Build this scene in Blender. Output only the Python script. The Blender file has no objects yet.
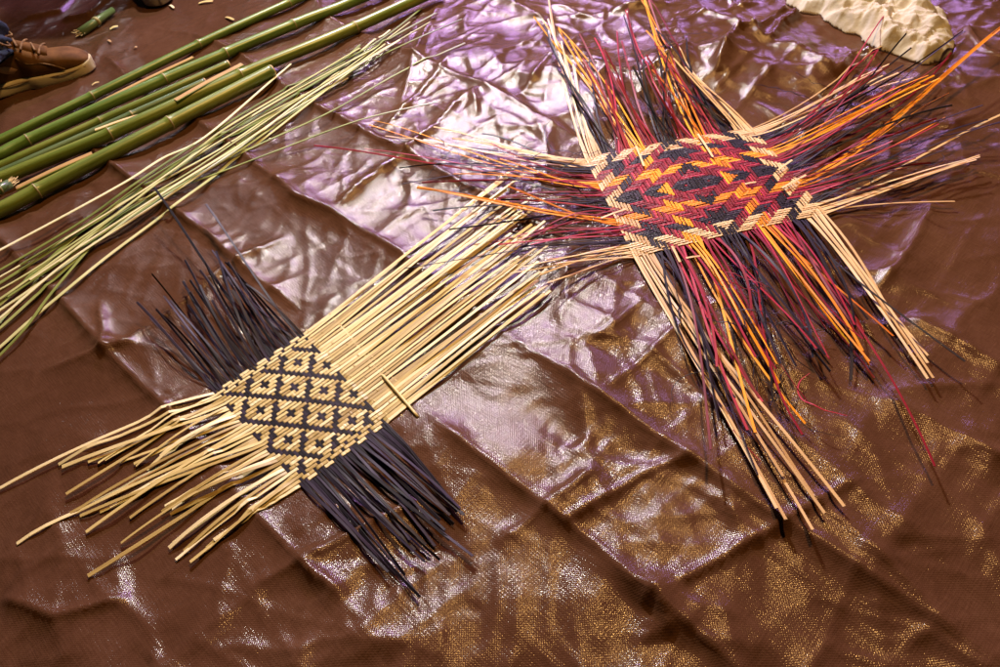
import bpy, math, random
import numpy as np
from mathutils import Vector, Matrix
random.seed(7)
R = math.radians
sc = bpy.context.scene
COL = sc.collection

# ------------------------------------------------------------------ camera
PITCH, VFOV, ROLL, CAMH = R(47), R(46), R(-9), 0.9
FPX = 333.5 / math.tan(VFOV / 2)
cr, sr = math.cos(ROLL), math.sin(ROLL)
FWD = Vector((0, math.cos(PITCH), -math.sin(PITCH)))
UP0 = Vector((0, math.sin(PITCH), math.cos(PITCH)))
RIGHT = Vector((1, 0, 0)) * cr + UP0 * sr
UP = Vector((1, 0, 0)) * -sr + UP0 * cr
CAM = Vector((0, 0, CAMH))
cd = bpy.data.cameras.new('camera'); cam = bpy.data.objects.new('camera', cd); COL.objects.link(cam)
cam.matrix_world = Matrix(((RIGHT.x, UP.x, -FWD.x, 0), (RIGHT.y, UP.y, -FWD.y, 0), (RIGHT.z, UP.z, -FWD.z, CAMH), (0, 0, 0, 1)))
cd.sensor_fit = 'VERTICAL'; cd.sensor_height = 24; cd.lens = 12 / math.tan(VFOV / 2)
cd.clip_start = 0.01; cd.clip_end = 100
sc.camera = cam


def P(px, py, h=0.0):
    """point of the place seen at photo pixel (px, py) on the level plane z = h"""
    d = RIGHT * (px - 500) + UP * (333.5 - py) + FWD * FPX
    t = (h - CAMH) / d.z
    return CAM + d * t


# ------------------------------------------------------------------ numpy noise
_rng = np.random.RandomState(3)
_perm = _rng.permutation(512); _perm = np.concatenate([_perm, _perm, _perm])
_ga = _rng.rand(512) * 2 * np.pi


def perlin(x, y):
    xi = np.floor(x).astype(int); yi = np.floor(y).astype(int)
    xf = x - xi; yf = y - yi
    def g(ix, iy, fx, fy):
        a = _ga[_perm[(_perm[ix % 512] + iy) % 1024 % 512] % 512]
        return np.cos(a) * fx + np.sin(a) * fy
    u = xf ** 3 * (xf * (xf * 6 - 15) + 10); v = yf ** 3 * (yf * (yf * 6 - 15) + 10)
    n00 = g(xi, yi, xf, yf); n10 = g(xi + 1, yi, xf - 1, yf)
    n01 = g(xi, yi + 1, xf, yf - 1); n11 = g(xi + 1, yi + 1, xf - 1, yf - 1)
    return (n00 * (1 - u) + n10 * u) * (1 - v) + (n01 * (1 - u) + n11 * u) * v


# ------------------------------------------------------------------ tarpaulin height field
ANG = R(-51.0)                       # direction of the long folds
AX = np.array([math.cos(ANG), math.sin(ANG)]); AY = np.array([-math.sin(ANG), math.cos(ANG)])


def to_uv(x, y):
    return x * AX[0] + y * AX[1], x * AY[0] + y * AY[1]


def poly_dist(X, Y, pts):
    """signed distance (left of travel positive) to a polyline and position along it 0..1"""
    best = np.full(X.shape, 1e9); sd = np.zeros(X.shape); tt = np.zeros(X.shape)
    segs = list(zip(pts[:-1], pts[1:])); L = [math.dist(a, b) for a, b in segs]; tot = sum(L); acc = 0
    for (a, b), l in zip(segs, L):
        dx, dy = (b[0] - a[0]) / l, (b[1] - a[1]) / l
        s = (X - a[0]) * dx + (Y - a[1]) * dy
        c = np.clip(s, 0, l)
        ex, ey = X - (a[0] + dx * c), Y - (a[1] + dy * c)
        d = np.hypot(ex, ey)
        side = np.sign(dx * (Y - a[1]) - dy * (X - a[0]))
        m = d < best
        best = np.where(m, d, best); sd = np.where(m, d * side, sd); tt = np.where(m, (acc + c) / tot, tt)
        acc += l
    return sd, tt


#   (pixel polyline, height, width left of travel, width right of travel)
FOLDS = [
    ([(300, -30), (324, 17), (388, 48), (430, 66), (496, 96), (552, 128), (600, 150)], .011, .016, .060),
    ([(180, 30), (240, 56), (312, 104), (354, 126), (412, 156), (470, 188), (560, 240)], .011, .050, .018),
    ([(130, 85), (196, 120), (245, 155), (299, 200), (334, 212), (402, 253), (500, 330), (600, 400), (750, 505), (1000, 665), (1060, 705)], .014, .045, .022),
    ([(60, 130), (110, 164), (173, 210), (211, 237), (257, 278), (300, 308)], .012, .040, .012),
    ([(425, 408), (453, 437), (497, 472), (565, 525), (630, 580), (690, 632), (760, 690)], .012, .040, .012),
    ([(-40, 205), (0, 240), (27, 266), (65, 302), (108, 353), (172, 412), (215, 460), (265, 525), (335, 595), (400, 665)], .010, .045, .018),
    ([(640, 340), (720, 420), (830, 520), (960, 640)], .008, .030, .018),
    ([(905, 315), (960, 345), (1010, 372)], .012, .018, .030),
    ([(880, 400), (930, 425), (1010, 470)], .011, .014, .040),
    ([(545, 60), (640, 85), (690, 60)], .014, .020, .030),
    ([(480, -10), (545, 25), (570, 45)], .012, .012, .05),
    # folds the other way
    ([(40, 372), (130, 343), (184, 302), (224, 270), (246, 256), (290, 234)], .009, .015, .028),
    ([(334, 210), (368, 182), (409, 152), (445, 120), (470, 95)], .013, .010, .028),
    ([(382, 132), (433, 81), (450, 60)], .006, .010, .010),
    ([(400, 112), (418, 50), (440, 0)], .007, .012, .016),
    ([(524, 98), (550, 64), (590, 30)], .010, .012, .018),
    ([(474, 92), (478, 120)], .006, .008, .012),
    ([(600, 400), (680, 330), (740, 290)], .006, .02, .02),
    ([(880, 285), (915, 240), (935, 200)], .012, .014, .025),
    ([(640, 610), (655, 590), (672, 640)], .010, .02, .03),
    ([(495, 545), (560, 500), (600, 470)], .006, .02, .03),
    ([(250, 590), (300, 565), (350, 600)], .008, .02, .03),
    ([(0, 600), (60, 620), (130, 600)], .010, .03, .02),
    ([(60, 470), (172, 412), (215, 385)], .007, .012, .03),
    ([(300, 565), (380, 520), (420, 500)], .006, .012, .02),
    ([(560, 530), (640, 480), (700, 455)], .007, .02, .012),
    ([(655, 600), (760, 540), (860, 480)], .006, .02, .012),
    ([(100, 300), (108, 353), (140, 343)], .006, .01, .01),
    # crumpled corner top right
    ([(650, 40), (700, 22), (760, 6)], .018, .02, .03),
    ([(722, 52), (755, 44), (790, 15)], .022, .02, .018),
    ([(765, 58), (790, 60), (835, 85)], .016, .012, .03),
    ([(765, 58), (778, 36), (800, 18)], .020, .02, .012),
    ([(715, 85), (725, 60), (745, 40)], .018, .015, .02),
    ([(700, 20), (735, 30), (762, 56)], .014, .015, .02),
    ([(835, 85), (850, 60), (880, 60)], .012, .015, .02),
    ([(960, 30), (985, 60), (1010, 70)], .016, .02, .02),
    ([(610, 15), (660, 10), (700, -10)], .014, .02, .02),
    ([(60, 20), (90, 18), (112, -6)], .016, .012, .012),
    ([(20, 22), (60, 12), (80, -8)], .016, .02, .012),
    ([(105, 55), (125, 75), (150, 82)], .006, .012, .02),
]
MATS = [((213, 392), (303, 333), (388, 424), (301, 487)), ((584, 158), (752, 128), (826, 214), (633, 258))]


def build_field():
    cs = [P(*c) for c in ((-60, -40), (1060, -40), (-60, 707), (1060, 707))]
    us, vs = zip(*[to_uv(c.x, c.y) for c in cs])
    step = .005
    U = np.arange(min(us) - .5, max(us) + .5, step); V = np.arange(min(vs) - .5, max(vs) + .5, step)
    UU, VV = np.meshgrid(U, V, indexing='ij')
    X = UU * AX[0] + VV * AY[0]; Y = UU * AX[1] + VV * AY[1]
    H = perlin(X * 1.6, Y * 1.6) * .010 + perlin(X * 6 + 9, Y * 6) * .0016
    wx = X + .03 * perlin(X * 7 + 3, Y * 7); wy = Y + .03 * perlin(X * 7, Y * 7 + 5)
    crump = np.exp(-(((X - P(720, 50).x) / .55) ** 2 + ((Y - P(720, 50).y) / .45) ** 2))
    crump2 = .5 * np.exp(-(((X - P(620, 330).x) / .35) ** 2 + ((Y - P(620, 330).y) / .22) ** 2))
    low = .5 * np.exp(-((Y - P(600, 640).y) / .22) ** 2)
    cm = .75 * crump + .65 * crump2 + .65 * low
    rid = lambda f, o: 1 - np.abs(perlin(wx * f + o, wy * f + o * 2)) * 2.2
    # crumpled film: straight-edged facets from folded plane waves of many directions
    tri = lambda t: np.abs((t % 1.0) * 2 - 1)
    rr = np.random.RandomState(21)
    for k in range(15):
        th = ANG + rr.choice([0, np.pi / 2, .5, -.6, 1.1, 2.1]) + rr.normal(0, .18)
        lam = rr.uniform(.07, .30); bendw = .05 * perlin(X * 2.5 + k * 7, Y * 2.5 - k * 3)
        mask = np.clip(.12 + 2.2 * perlin(X * 2.6 + k * 11.3, Y * 2.6 + k * 5.7), 0, 1)
        ph = (X * np.cos(th) + Y * np.sin(th) + bendw) / lam + rr.rand() + .35 * perlin(X * 1.7 + k, Y * 1.7)
        H += lam * (.016 + .055 * cm) * mask * tri(ph)
    for k in range(16):
        th = ANG + rr.choice([0, np.pi / 2, .7, -.8]) + rr.normal(0, .25); lam = rr.uniform(.05, .14)
        mask = np.clip(-.12 + 3.0 * perlin(X * 5 + k * 9.3, Y * 5 + k * 4.7), 0, 1)
        ph = (X * np.cos(th) + Y * np.sin(th) + .02 * perlin(X * 6 + k * 7, Y * 6)) / lam + rr.rand()
        H += lam * (.020 + .055 * cm) * mask * np.exp(-tri(ph + .10 * perlin(X * 14 + k, Y * 14)) / .16)
    H += cm * (rid(13, 4) * .0022 + rid(27, 8) * .0010)
    # soft diagonal waves in the lower right, along the long folds
    lr = 1 / (1 + np.exp(-((X - .15) * 6))) * 1 / (1 + np.exp(((Y - 1.0) * 6)))
    u_, v_ = to_uv(wx, wy)
    H += lr * perlin(u_ * 1.6, v_ * 8) * .006
    wob = .006 * perlin(X * 9 + 20, Y * 9) + .003 * perlin(X * 25, Y * 25 + 7)
    for pts, amp, wl, wr in FOLDS:
        pw = [tuple(P(*p).xy) for p in pts]
        sd, tt = poly_dist(X, Y, pw); sd = sd + wob
        fade = np.clip(np.minimum(tt, 1 - tt) * 7, 0, 1) ** .7
        w = np.where(sd > 0, wl, wr)
        var = .7 + .6 * perlin(X * 5 + amp * 900, Y * 5)
        H += 1.3 * amp * var * fade * np.exp(-np.abs(sd) / w) + .0034 * fade * np.exp(-np.abs(sd - wob * .6) / .005)
    # many small random creases
    rg = random.Random(11)
    for k in range(120):
        px = rg.uniform(-40, 1040); py = rg.uniform(-30, 690) ** 1.0
        a = P(px, py); ang = rg.choice([ANG, ANG + math.pi / 2, rg.uniform(0, 3.1)]) + rg.gauss(0, .3)
        L = rg.uniform(.05, .28)
        mid = (a.x + math.cos(ang) * L / 2 + rg.gauss(0, .01), a.y + math.sin(ang) * L / 2 + rg.gauss(0, .01))
        b = (a.x + math.cos(ang) * L, a.y + math.sin(ang) * L)
        lo = min(a.x, b[0]) - .1; hi = max(a.x, b[0]) + .1; lo2 = min(a.y, b[1]) - .1; hi2 = max(a.y, b[1]) + .1
        m = (X > lo) & (X < hi) & (Y > lo2) & (Y < hi2)
        sd, tt = poly_dist(X[m], Y[m], [(a.x, a.y), mid, b]); sd = sd + wob[m]
        am = rg.uniform(.0015, .0055) * rg.choice([1, 1, 1, -.5]); w = np.where(sd > 0, rg.uniform(.004, .016), rg.uniform(.004, .02))
        H[m] += am * np.exp(-np.abs(sd) / w) * np.sin(np.clip(tt, 0, 1) * np.pi)
    for q in MATS:                                            # pressed flatter under the weaving
        c = [P(*p) for p in q]; cx = sum(p.x for p in c) / 4; cy = sum(p.y for p in c) / 4
        rr = max(math.hypot(p.x - cx, p.y - cy) for p in c) * 1.05
        d = np.hypot(X - cx, Y - cy) / rr
        k = 1 - .75 / (1 + np.exp((d - 1) * 9)); H = H * k
    e_ = P(450, 320); d = np.hypot(X - e_.x, Y - e_.y) / .20
    H = H * (1 - .6 / (1 + np.exp((d - 1) * 9)))
    H -= H.mean()
    return U, V, X, Y, H, step


U_, V_, X_, Y_, H_, STEP = build_field()


def T(x, y):
    u, v = to_uv(x, y)
    i = min(max((u - U_[0]) / STEP, 0), len(U_) - 2.001); j = min(max((v - V_[0]) / STEP, 0), len(V_) - 2.001)
    a, b = int(i), int(j); fa, fb = i - a, j - b
    return float((H_[a, b] * (1 - fa) + H_[a + 1, b] * fa) * (1 - fb) + (H_[a, b + 1] * (1 - fa) + H_[a + 1, b + 1] * fa) * fb)


def G(px, py, h=0.0):
    """photo pixel -> point h above the tarpaulin's real surface"""
    z = 0.0
    for _ in range(4):
        p = P(px, py, z + h); z = T(p.x, p.y)
    return P(px, py, z + h)


# ------------------------------------------------------------------ materials
def mat(name, rough=.5, spec=.5):
    m = bpy.data.materials.new(name); m.use_nodes = True
    nt = m.node_tree; b = nt.nodes['Principled BSDF']
    b.inputs['Roughness'].default_value = rough; b.inputs['Specular IOR Level'].default_value = spec
    return m, nt, b


def N(nt, t, **k):
    n = nt.nodes.new(t)
    for a, v in k.items():
        if a.startswith('i_'): n.inputs[a[2:].replace('_', ' ')].default_value = v
        else: setattr(n, a, v)
    return n


def ramp(nt, stops):
    r = nt.nodes.new('ShaderNodeValToRGB'); e = r.color_ramp.elements
    while len(e) < len(stops): e.new(.5)
    for x, (p, c) in zip(e, stops):
        x.position = p; x.color = (*c, 1) if len(c) == 3 else c
    return r


def strip_material(name, stops, rough=.45, spec=.4, bump=.12, node_marks=False):
    """dried / dyed bamboo strip: long fibres along the strip, every strip its own shade"""
    m, nt, b = mat(name, rough, spec); L = nt.links.new
    uv = N(nt, 'ShaderNodeUVMap'); mp = N(nt, 'ShaderNodeMapping'); L(uv.outputs[0], mp.inputs[0])
    mp.inputs['Scale'].default_value = (18, 900, 1)
    oi = N(nt, 'ShaderNodeObjectInfo')
    n1 = N(nt, 'ShaderNodeTexNoise', noise_dimensions='4D', i_Scale=1.0, i_Detail=4.0); L(mp.outputs[0], n1.inputs['Vector'])
    w = N(nt, 'ShaderNodeMath', operation='MULTIPLY'); w.inputs[1].default_value = 60; L(oi.outputs['Random'], w.inputs[0]); L(w.outputs[0], n1.inputs['W'])
    mp2 = N(nt, 'ShaderNodeMapping'); L(uv.outputs[0], mp2.inputs[0]); mp2.inputs['Scale'].default_value = (9, 30, 1)
    n2 = N(nt, 'ShaderNodeTexNoise', noise_dimensions='4D', i_Scale=1.0, i_Detail=2.0); L(mp2.outputs[0], n2.inputs['Vector']); L(w.outputs[0], n2.inputs['W'])
    a1 = N(nt, 'ShaderNodeMath', operation='MULTIPLY_ADD'); L(n1.outputs[0], a1.inputs[0]); a1.inputs[1].default_value = .45
    a0 = N(nt, 'ShaderNodeMath', operation='MULTIPLY_ADD'); L(n2.outputs[0], a0.inputs[0]); a0.inputs[1].default_value = .55
    a2 = N(nt, 'ShaderNodeMath', operation='MULTIPLY_ADD'); L(oi.outputs['Random'], a2.inputs[0]); a2.inputs[1].default_value = .7; a2.inputs[2].default_value = -.35
    L(a2.outputs[0], a0.inputs[2]); L(a0.outputs[0], a1.inputs[2])
    r = ramp(nt, stops); L(a1.outputs[0], r.inputs[0]); L(r.outputs[0], b.inputs['Base Color'])
    bp = N(nt, 'ShaderNodeBump', i_Strength=bump, i_Distance=.0006); L(n1.outputs[0], bp.inputs['Height']); L(bp.outputs[0], b.inputs['Normal'])
    return m


M = {}
M['beige'] = strip_material('pale split bamboo', [(.1, (.40, .25, .10)), (.45, (.62, .44, .23)), (.8, (.74, .57, .34))])
M['straw'] = strip_material('straw coloured bamboo', [(.1, (.30, .21, .06)), (.35, (.52, .42, .16)), (.6, (.68, .59, .27)), (.9, (.82, .76, .50))])
M['black'] = strip_material('black dyed bamboo', [(.1, (.006, .005, .008)), (.6, (.017, .013, .025)), (.95, (.040, .030, .060))], .5, .15)
M['crimson'] = strip_material('crimson dyed bamboo', [(.1, (.11, .004, .010)), (.5, (.25, .012, .030)), (.9, (.42, .028, .075))], .5, .2)
M['orange'] = strip_material('orange dyed bamboo', [(.1, (.42, .10, .004)), (.5, (.80, .30, .008)), (.9, (.88, .42, .02))], .5, .2)
M['green'] = strip_material('fresh green bamboo splint', [(.05, (.08, .11, .02)), (.35, (.24, .30, .08)), (.6, (.55, .58, .28)), (.9, (.80, .80, .55))], .35)
M['pith'] = strip_material('bamboo inner wood', [(.1, (.35, .20, .07)), (.5, (.62, .46, .20)), (.9, (.78, .66, .38))], .5)


def pole_material(name, c1, c2, c3):
    m, nt, b = mat(name, .3, .5); L = nt.links.new
    uv = N(nt, 'ShaderNodeUVMap'); mp = N(nt, 'ShaderNodeMapping'); L(uv.outputs[0], mp.inputs[0]); mp.inputs['Scale'].default_value = (3.5, 40, 1)
    n1 = N(nt, 'ShaderNodeTexNoise', i_Scale=1.0, i_Detail=5.0, i_Roughness=.6); L(mp.outputs[0], n1.inputs['Vector'])
    mp2 = N(nt, 'ShaderNodeMapping'); L(uv.outputs[0], mp2.inputs[0]); mp2.inputs['Scale'].default_value = (25, 400, 1)
    n2 = N(nt, 'ShaderNodeTexNoise', i_Scale=1.0, i_Detail=3.0); L(mp2.outputs[0], n2.inputs['Vector'])
    mx = N(nt, 'ShaderNodeMath', operation='MULTIPLY_ADD'); L(n2.outputs[0], mx.inputs[0]); mx.inputs[1].default_value = .3
    s = N(nt, 'ShaderNodeMath', operation='MULTIPLY'); s.inputs[1].default_value = .75; L(n1.outputs[0], s.inputs[0]); L(s.outputs[0], mx.inputs[2])
    r = ramp(nt, [(.3, c1), (.5, c2), (.72, c3)]); L(mx.outputs[0], r.inputs[0]); L(r.outputs[0], b.inputs['Base Color'])
    rr = N(nt, 'ShaderNodeMapRange'); L(n1.outputs[0], rr.inputs[0]); rr.inputs[3].default_value = .22; rr.inputs[4].default_value = .45; L(rr.outputs[0], b.inputs['Roughness'])
    bp = N(nt, 'ShaderNodeBump', i_Strength=.08, i_Distance=.001); L(n2.outputs[0], bp.inputs['Height']); L(bp.outputs[0], b.inputs['Normal'])
    return m


M['culm_green'] = pole_material('green bamboo skin', (.04, .085, .012), (.10, .19, .030), (.22, .31, .07))
M['culm_olive'] = pole_material('olive bamboo skin', (.050, .085, .012), (.13, .19, .028), (.27, .29, .06))
M['culm_grey'] = pole_material('bluish green bamboo skin', (.04, .08, .03), (.09, .15, .06), (.17, .23, .10))


def simple(name, c1, c2, scale, rough, bump=.3, spec=.4, dist=.002):
    m, nt, b = mat(name, rough, spec); L = nt.links.new
    tc = N(nt, 'ShaderNodeTexCoord')
    n = N(nt, 'ShaderNodeTexNoise', i_Scale=scale, i_Detail=6.0, i_Roughness=.6); L(tc.outputs['Object'], n.inputs['Vector'])
    r = ramp(nt, [(.3, c1), (.7, c2)]); L(n.outputs[0], r.inputs[0]); L(r.outputs[0], b.inputs['Base Color'])
    bp = N(nt, 'ShaderNodeBump', i_Strength=bump, i_Distance=dist); L(n.outputs[0], bp.inputs['Height']); L(bp.outputs[0], b.inputs['Normal'])
    return m


M['node'] = simple('bamboo node ring', (.20, .17, .06), (.42, .38, .20), 60, .5)
M['suede'] = simple('tan suede', (.07, .030, .010), (.19, .088, .030), 25, .85, .35, .2)  # suede toned down, the shadow over the shoe is put into its colour
M['rubber'] = simple('cream rubber sole', (.42, .36, .20), (.66, .60, .42), 14, .55, .15)
M['lace'] = simple('brown shoe lace', (.06, .028, .012), (.30, .17, .08), 90, .8)
M['lace_and_hollow_shade'] = simple('dark lace and culm shade', (.012, .009, .008), (.03, .02, .016), 40, .9)
M['denim'] = simple('dark blue denim', (.006, .011, .035), (.02, .035, .10), 140, .85, .5)
M['trouser'] = simple('black trousers', (.006, .006, .008), (.016, .015, .018), 120, .9, .4)
M['black_leather'] = simple('black shoe leather', (.008, .007, .007), (.02, .018, .018), 50, .4, .2)
M['skin'] = simple('skin', (.30, .16, .10), (.40, .23, .15), 60, .5)
M['grey_rubber'] = simple('grey rubber toe cap', (.16, .13, .11), (.28, .24, .20), 60, .6)
M['cloth'] = simple('unbleached crumpled cloth', (.38, .36, .31), (.60, .58, .52), 14, .9, .8, .1, .006)


def tarp_material():
    m, nt, b = mat('brown woven tarpaulin', .3, .25); L = nt.links.new
    tc = N(nt, 'ShaderNodeTexCoord')
    def mp(scale):
        n = N(nt, 'ShaderNodeMapping'); n.inputs['Scale'].default_value = scale; L(tc.outputs['UV'], n.inputs[0]); return n
    def noise(scale, detail=3.0, rough=.55):
        n = N(nt, 'ShaderNodeTexNoise', i_Scale=1.0, i_Detail=detail, i_Roughness=rough); L(mp(scale).outputs[0], n.inputs['Vector']); return n
    # colour: brown with faint scuffing
    big = noise((5, 5, 1), 6.0, .6); warp = noise((55, 420, 1), 2.0); weft = noise((420, 55, 1), 2.0)
    add = N(nt, 'ShaderNodeMath', operation='ADD'); L(warp.outputs[0], add.inputs[0]); L(weft.outputs[0], add.inputs[1])
    mulc = N(nt, 'ShaderNodeMath', operation='MULTIPLY_ADD'); mulc.inputs[1].default_value = .25; L(add.outputs[0], mulc.inputs[0])
    hb = N(nt, 'ShaderNodeMath', operation='MULTIPLY'); hb.inputs[1].default_value = .5; L(big.outputs[0], hb.inputs[0]); L(hb.outputs[0], mulc.inputs[2])
    r = ramp(nt, [(.3, TARP[0]), (.5, TARP[1]), (.7, TARP[2])]); L(mulc.outputs[0], r.inputs[0]); L(r.outputs[0], b.inputs['Base Color'])
    rr = N(nt, 'ShaderNodeMapRange'); L(big.outputs[0], rr.inputs[0]); rr.inputs[1].default_value = .3; rr.inputs[2].default_value = .7
    rr.inputs[3].default_value = .13; rr.inputs[4].default_value = .22; L(rr.outputs[0], b.inputs['Roughness'])
    # relief: flat tape weave (two sets of tapes), tape to tape slack, fine crinkle
    sep = N(nt, 'ShaderNodeSeparateXYZ'); L(tc.outputs['UV'], sep.inputs[0])
    def sine(out, pitch):
        a = N(nt, 'ShaderNodeMath', operation='MULTIPLY'); a.inputs[1].default_value = 2 * math.pi / pitch; L(out, a.inputs[0])
        s = N(nt, 'ShaderNodeMath', operation='SINE'); L(a.outputs[0], s.inputs[0]); return s
    sx = sine(sep.outputs[0], .0036); sy = sine(sep.outputs[1], .0036)
    pr = N(nt, 'ShaderNodeMath', operation='MULTIPLY'); L(sx.outputs[0], pr.inputs[0]); L(sy.outputs[0], pr.inputs[1])
    b1 = N(nt, 'ShaderNodeBump', i_Strength=1.0, i_Distance=.00009); L(pr.outputs[0], b1.inputs['Height'])
    b2 = N(nt, 'ShaderNodeBump', i_Strength=1.0, i_Distance=.00040); L(add.outputs[0], b2.inputs['Height']); L(b1.outputs[0], b2.inputs['Normal'])
    crk = N(nt, 'ShaderNodeTexNoise', noise_type='RIDGED_MULTIFRACTAL', i_Scale=1.0, i_Detail=3.0, i_Roughness=.5, i_Distortion=.3); L(mp((22, 22, 1)).outputs[0], crk.inputs['Vector'])
    cmask = N(nt, 'ShaderNodeMapRange'); L(noise((4, 4, 1), 2.0).outputs[0], cmask.inputs[0]); cmask.inputs[1].default_value = .42; cmask.inputs[2].default_value = .62; cmask.inputs[3].default_value = .25
    crm = N(nt, 'ShaderNodeMath', operation='MULTIPLY'); L(crk.outputs[0], crm.inputs[0]); L(cmask.outputs[0], crm.inputs[1])
    b3 = N(nt, 'ShaderNodeBump', i_Strength=1.0, i_Distance=.0032); L(crm.outputs[0], b3.inputs['Height']); L(b2.outputs[0], b3.inputs['Normal'])
    L(b3.outputs[0], b.inputs['Normal'])
    return m


TARP = [(.056, .025, .014), (.084, .039, .022), (.120, .060, .036)]
M['tarp'] = tarp_material()


# ------------------------------------------------------------------ object helpers
def link(name, me, m=None, parent=None, smooth=True):
    o = bpy.data.objects.new(name, me); COL.objects.link(o)
    if m: me.materials.append(m)
    if smooth and len(me.polygons): me.polygons.foreach_set('use_smooth', [True] * len(me.polygons))
    if parent: o.parent = parent
    return o


def tag(o, label, cat, group=None, kind=None):
    if label: o['label'] = label
    if cat: o['category'] = cat
    if group: o['group'] = group
    if kind: o['kind'] = kind
    return o


def thing(name, label, cat, loc=(0, 0, 0), group=None):
    o = bpy.data.objects.new(name, None); COL.objects.link(o); o.location = loc; o.empty_display_size = .05
    return tag(o, label, cat, group)


def mesh(name, verts, faces, uvs=None):
    me = bpy.data.meshes.new(name); me.from_pydata([tuple(v) for v in verts], [], faces)
    if uvs is not None:
        l = me.uv_layers.new(name='UVMap'); idx = np.zeros(len(me.loops), dtype=np.int32); me.loops.foreach_get('vertex_index', idx)
        l.data.foreach_set('uv', np.asarray(uvs, dtype=np.float32)[idx].ravel())
    me.update(); return me


def ribbon(pts, width, thick, sides=None, taper=0.0, start_taper=0.0, roll=None):
    """a split strip: pts = centre line; sides = optional unit side vectors; crowned top, flat back"""
    n = len(pts); verts, uvs, faces = [], [], []; run = 0
    for k, p in enumerate(pts):
        a = pts[max(k - 1, 0)]; b = pts[min(k + 1, n - 1)]
        t = (b - a); t = t.normalized() if t.length > 1e-9 else Vector((1, 0, 0))
        s = sides[k] if sides else t.cross(Vector((0, 0, 1)))
        s = (s - t * s.dot(t)); s = s.normalized() if s.length > 1e-6 else Vector((1, 0, 0))
        nn = s.cross(t)
        if not sides and nn.z < 0: nn = -nn
        if roll and roll[k]:
            ca, sa = math.cos(roll[k]), math.sin(roll[k]); s, nn = s * ca + nn * sa, nn * ca - s * sa
        f = k / (n - 1)
        w = width * .5 * (1 - taper * max(0, f - .7) / .3) * (1 - start_taper * max(0, .3 - f) / .3)
        if k: run += (p - pts[k - 1]).length
        for (x, z) in ((-1, 0), (-.82, 1), (.82, 1), (1, 0), (0.8, -1), (-.8, -1)):
            verts.append(p + s * (w * x) + nn * (thick * .5 * z)); uvs.append((run, x * width * .5))
    for k in range(n - 1):
        o = k * 6
        for q in range(6):
            r_ = (q + 1) % 6
            faces.append((o + q, o + r_, o + 6 + r_, o + 6 + q))
    faces.append(tuple(range(5, -1, -1))); e = (n - 1) * 6; faces.append(tuple(range(e, e + 6)))
    return verts, faces, uvs


def ribbon_obj(name, pts, width, thick, m, parent=None, sides=None, taper=0.0, start_taper=0.0, loc=None, roll=None):
    base = loc or Vector((0, 0, 0))
    v, f, u = ribbon([p - base for p in pts], width, thick, sides, taper, start_taper, roll)
    o = link(name, mesh(name, v, f, u), m, parent, smooth=False)
    return o


def catmull(pts, n):
    out = []; m = len(pts)
    for i in range(m - 1):
        p0 = pts[max(i - 1, 0)]; p1 = pts[i]; p2 = pts[i + 1]; p3 = pts[min(i + 2, m - 1)]
        for k in range(n):
            t = k / n
            out.append(.5 * ((2 * p1) + (p2 - p0) * t + (2 * p0 - 5 * p1 + 4 * p2 - p3) * t * t + (3 * p1 - p0 - 3 * p2 + p3) * t ** 3))
    out.append(pts[-1]); return out


def tube(pts, rad, seg=10, caps=True):
    n = len(pts); verts, uvs, faces = [], [], []; run = 0
    for k, p in enumerate(pts):
        a = pts[max(k - 1, 0)]; b = pts[min(k + 1, n - 1)]; t = (b - a).normalized()
        s = t.cross(Vector((0, 0, 1))); s = s.normalized() if s.length > 1e-4 else Vector((1, 0, 0)); nn = s.cross(t)
        if k: run += (p - pts[k - 1]).length
        r = rad[k] if isinstance(rad, (list, tuple)) else rad
        for q in range(seg):
            an = 2 * math.pi * q / seg
            verts.append(p + s * (math.cos(an) * r) + nn * (math.sin(an) * r)); uvs.append((run, abs(an - math.pi) * r))
    for k in range(n - 1):
        o = k * seg
        for q in range(seg): faces.append((o + q, o + seg + q, o + seg + (q + 1) % seg, o + (q + 1) % seg))
    if caps:
        faces.append(tuple(range(seg))); e = (n - 1) * seg; faces.append(tuple(range(e + seg - 1, e - 1, -1)))
    return verts, faces, uvs


def tube_obj(name, pts, rad, m, parent=None, seg=10, caps=True):
    v, f, u = tube(pts, rad, seg, caps)
    return link(name, mesh(name, v, f, u), m, parent)


def join_geo(parts):
    V, F, Uv = [], [], []
    for v, f, u in parts:
        o = len(V); V += list(v); F += [tuple(i + o for i in q) for q in f]; Uv += list(u)
    return V, F, Uv


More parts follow.
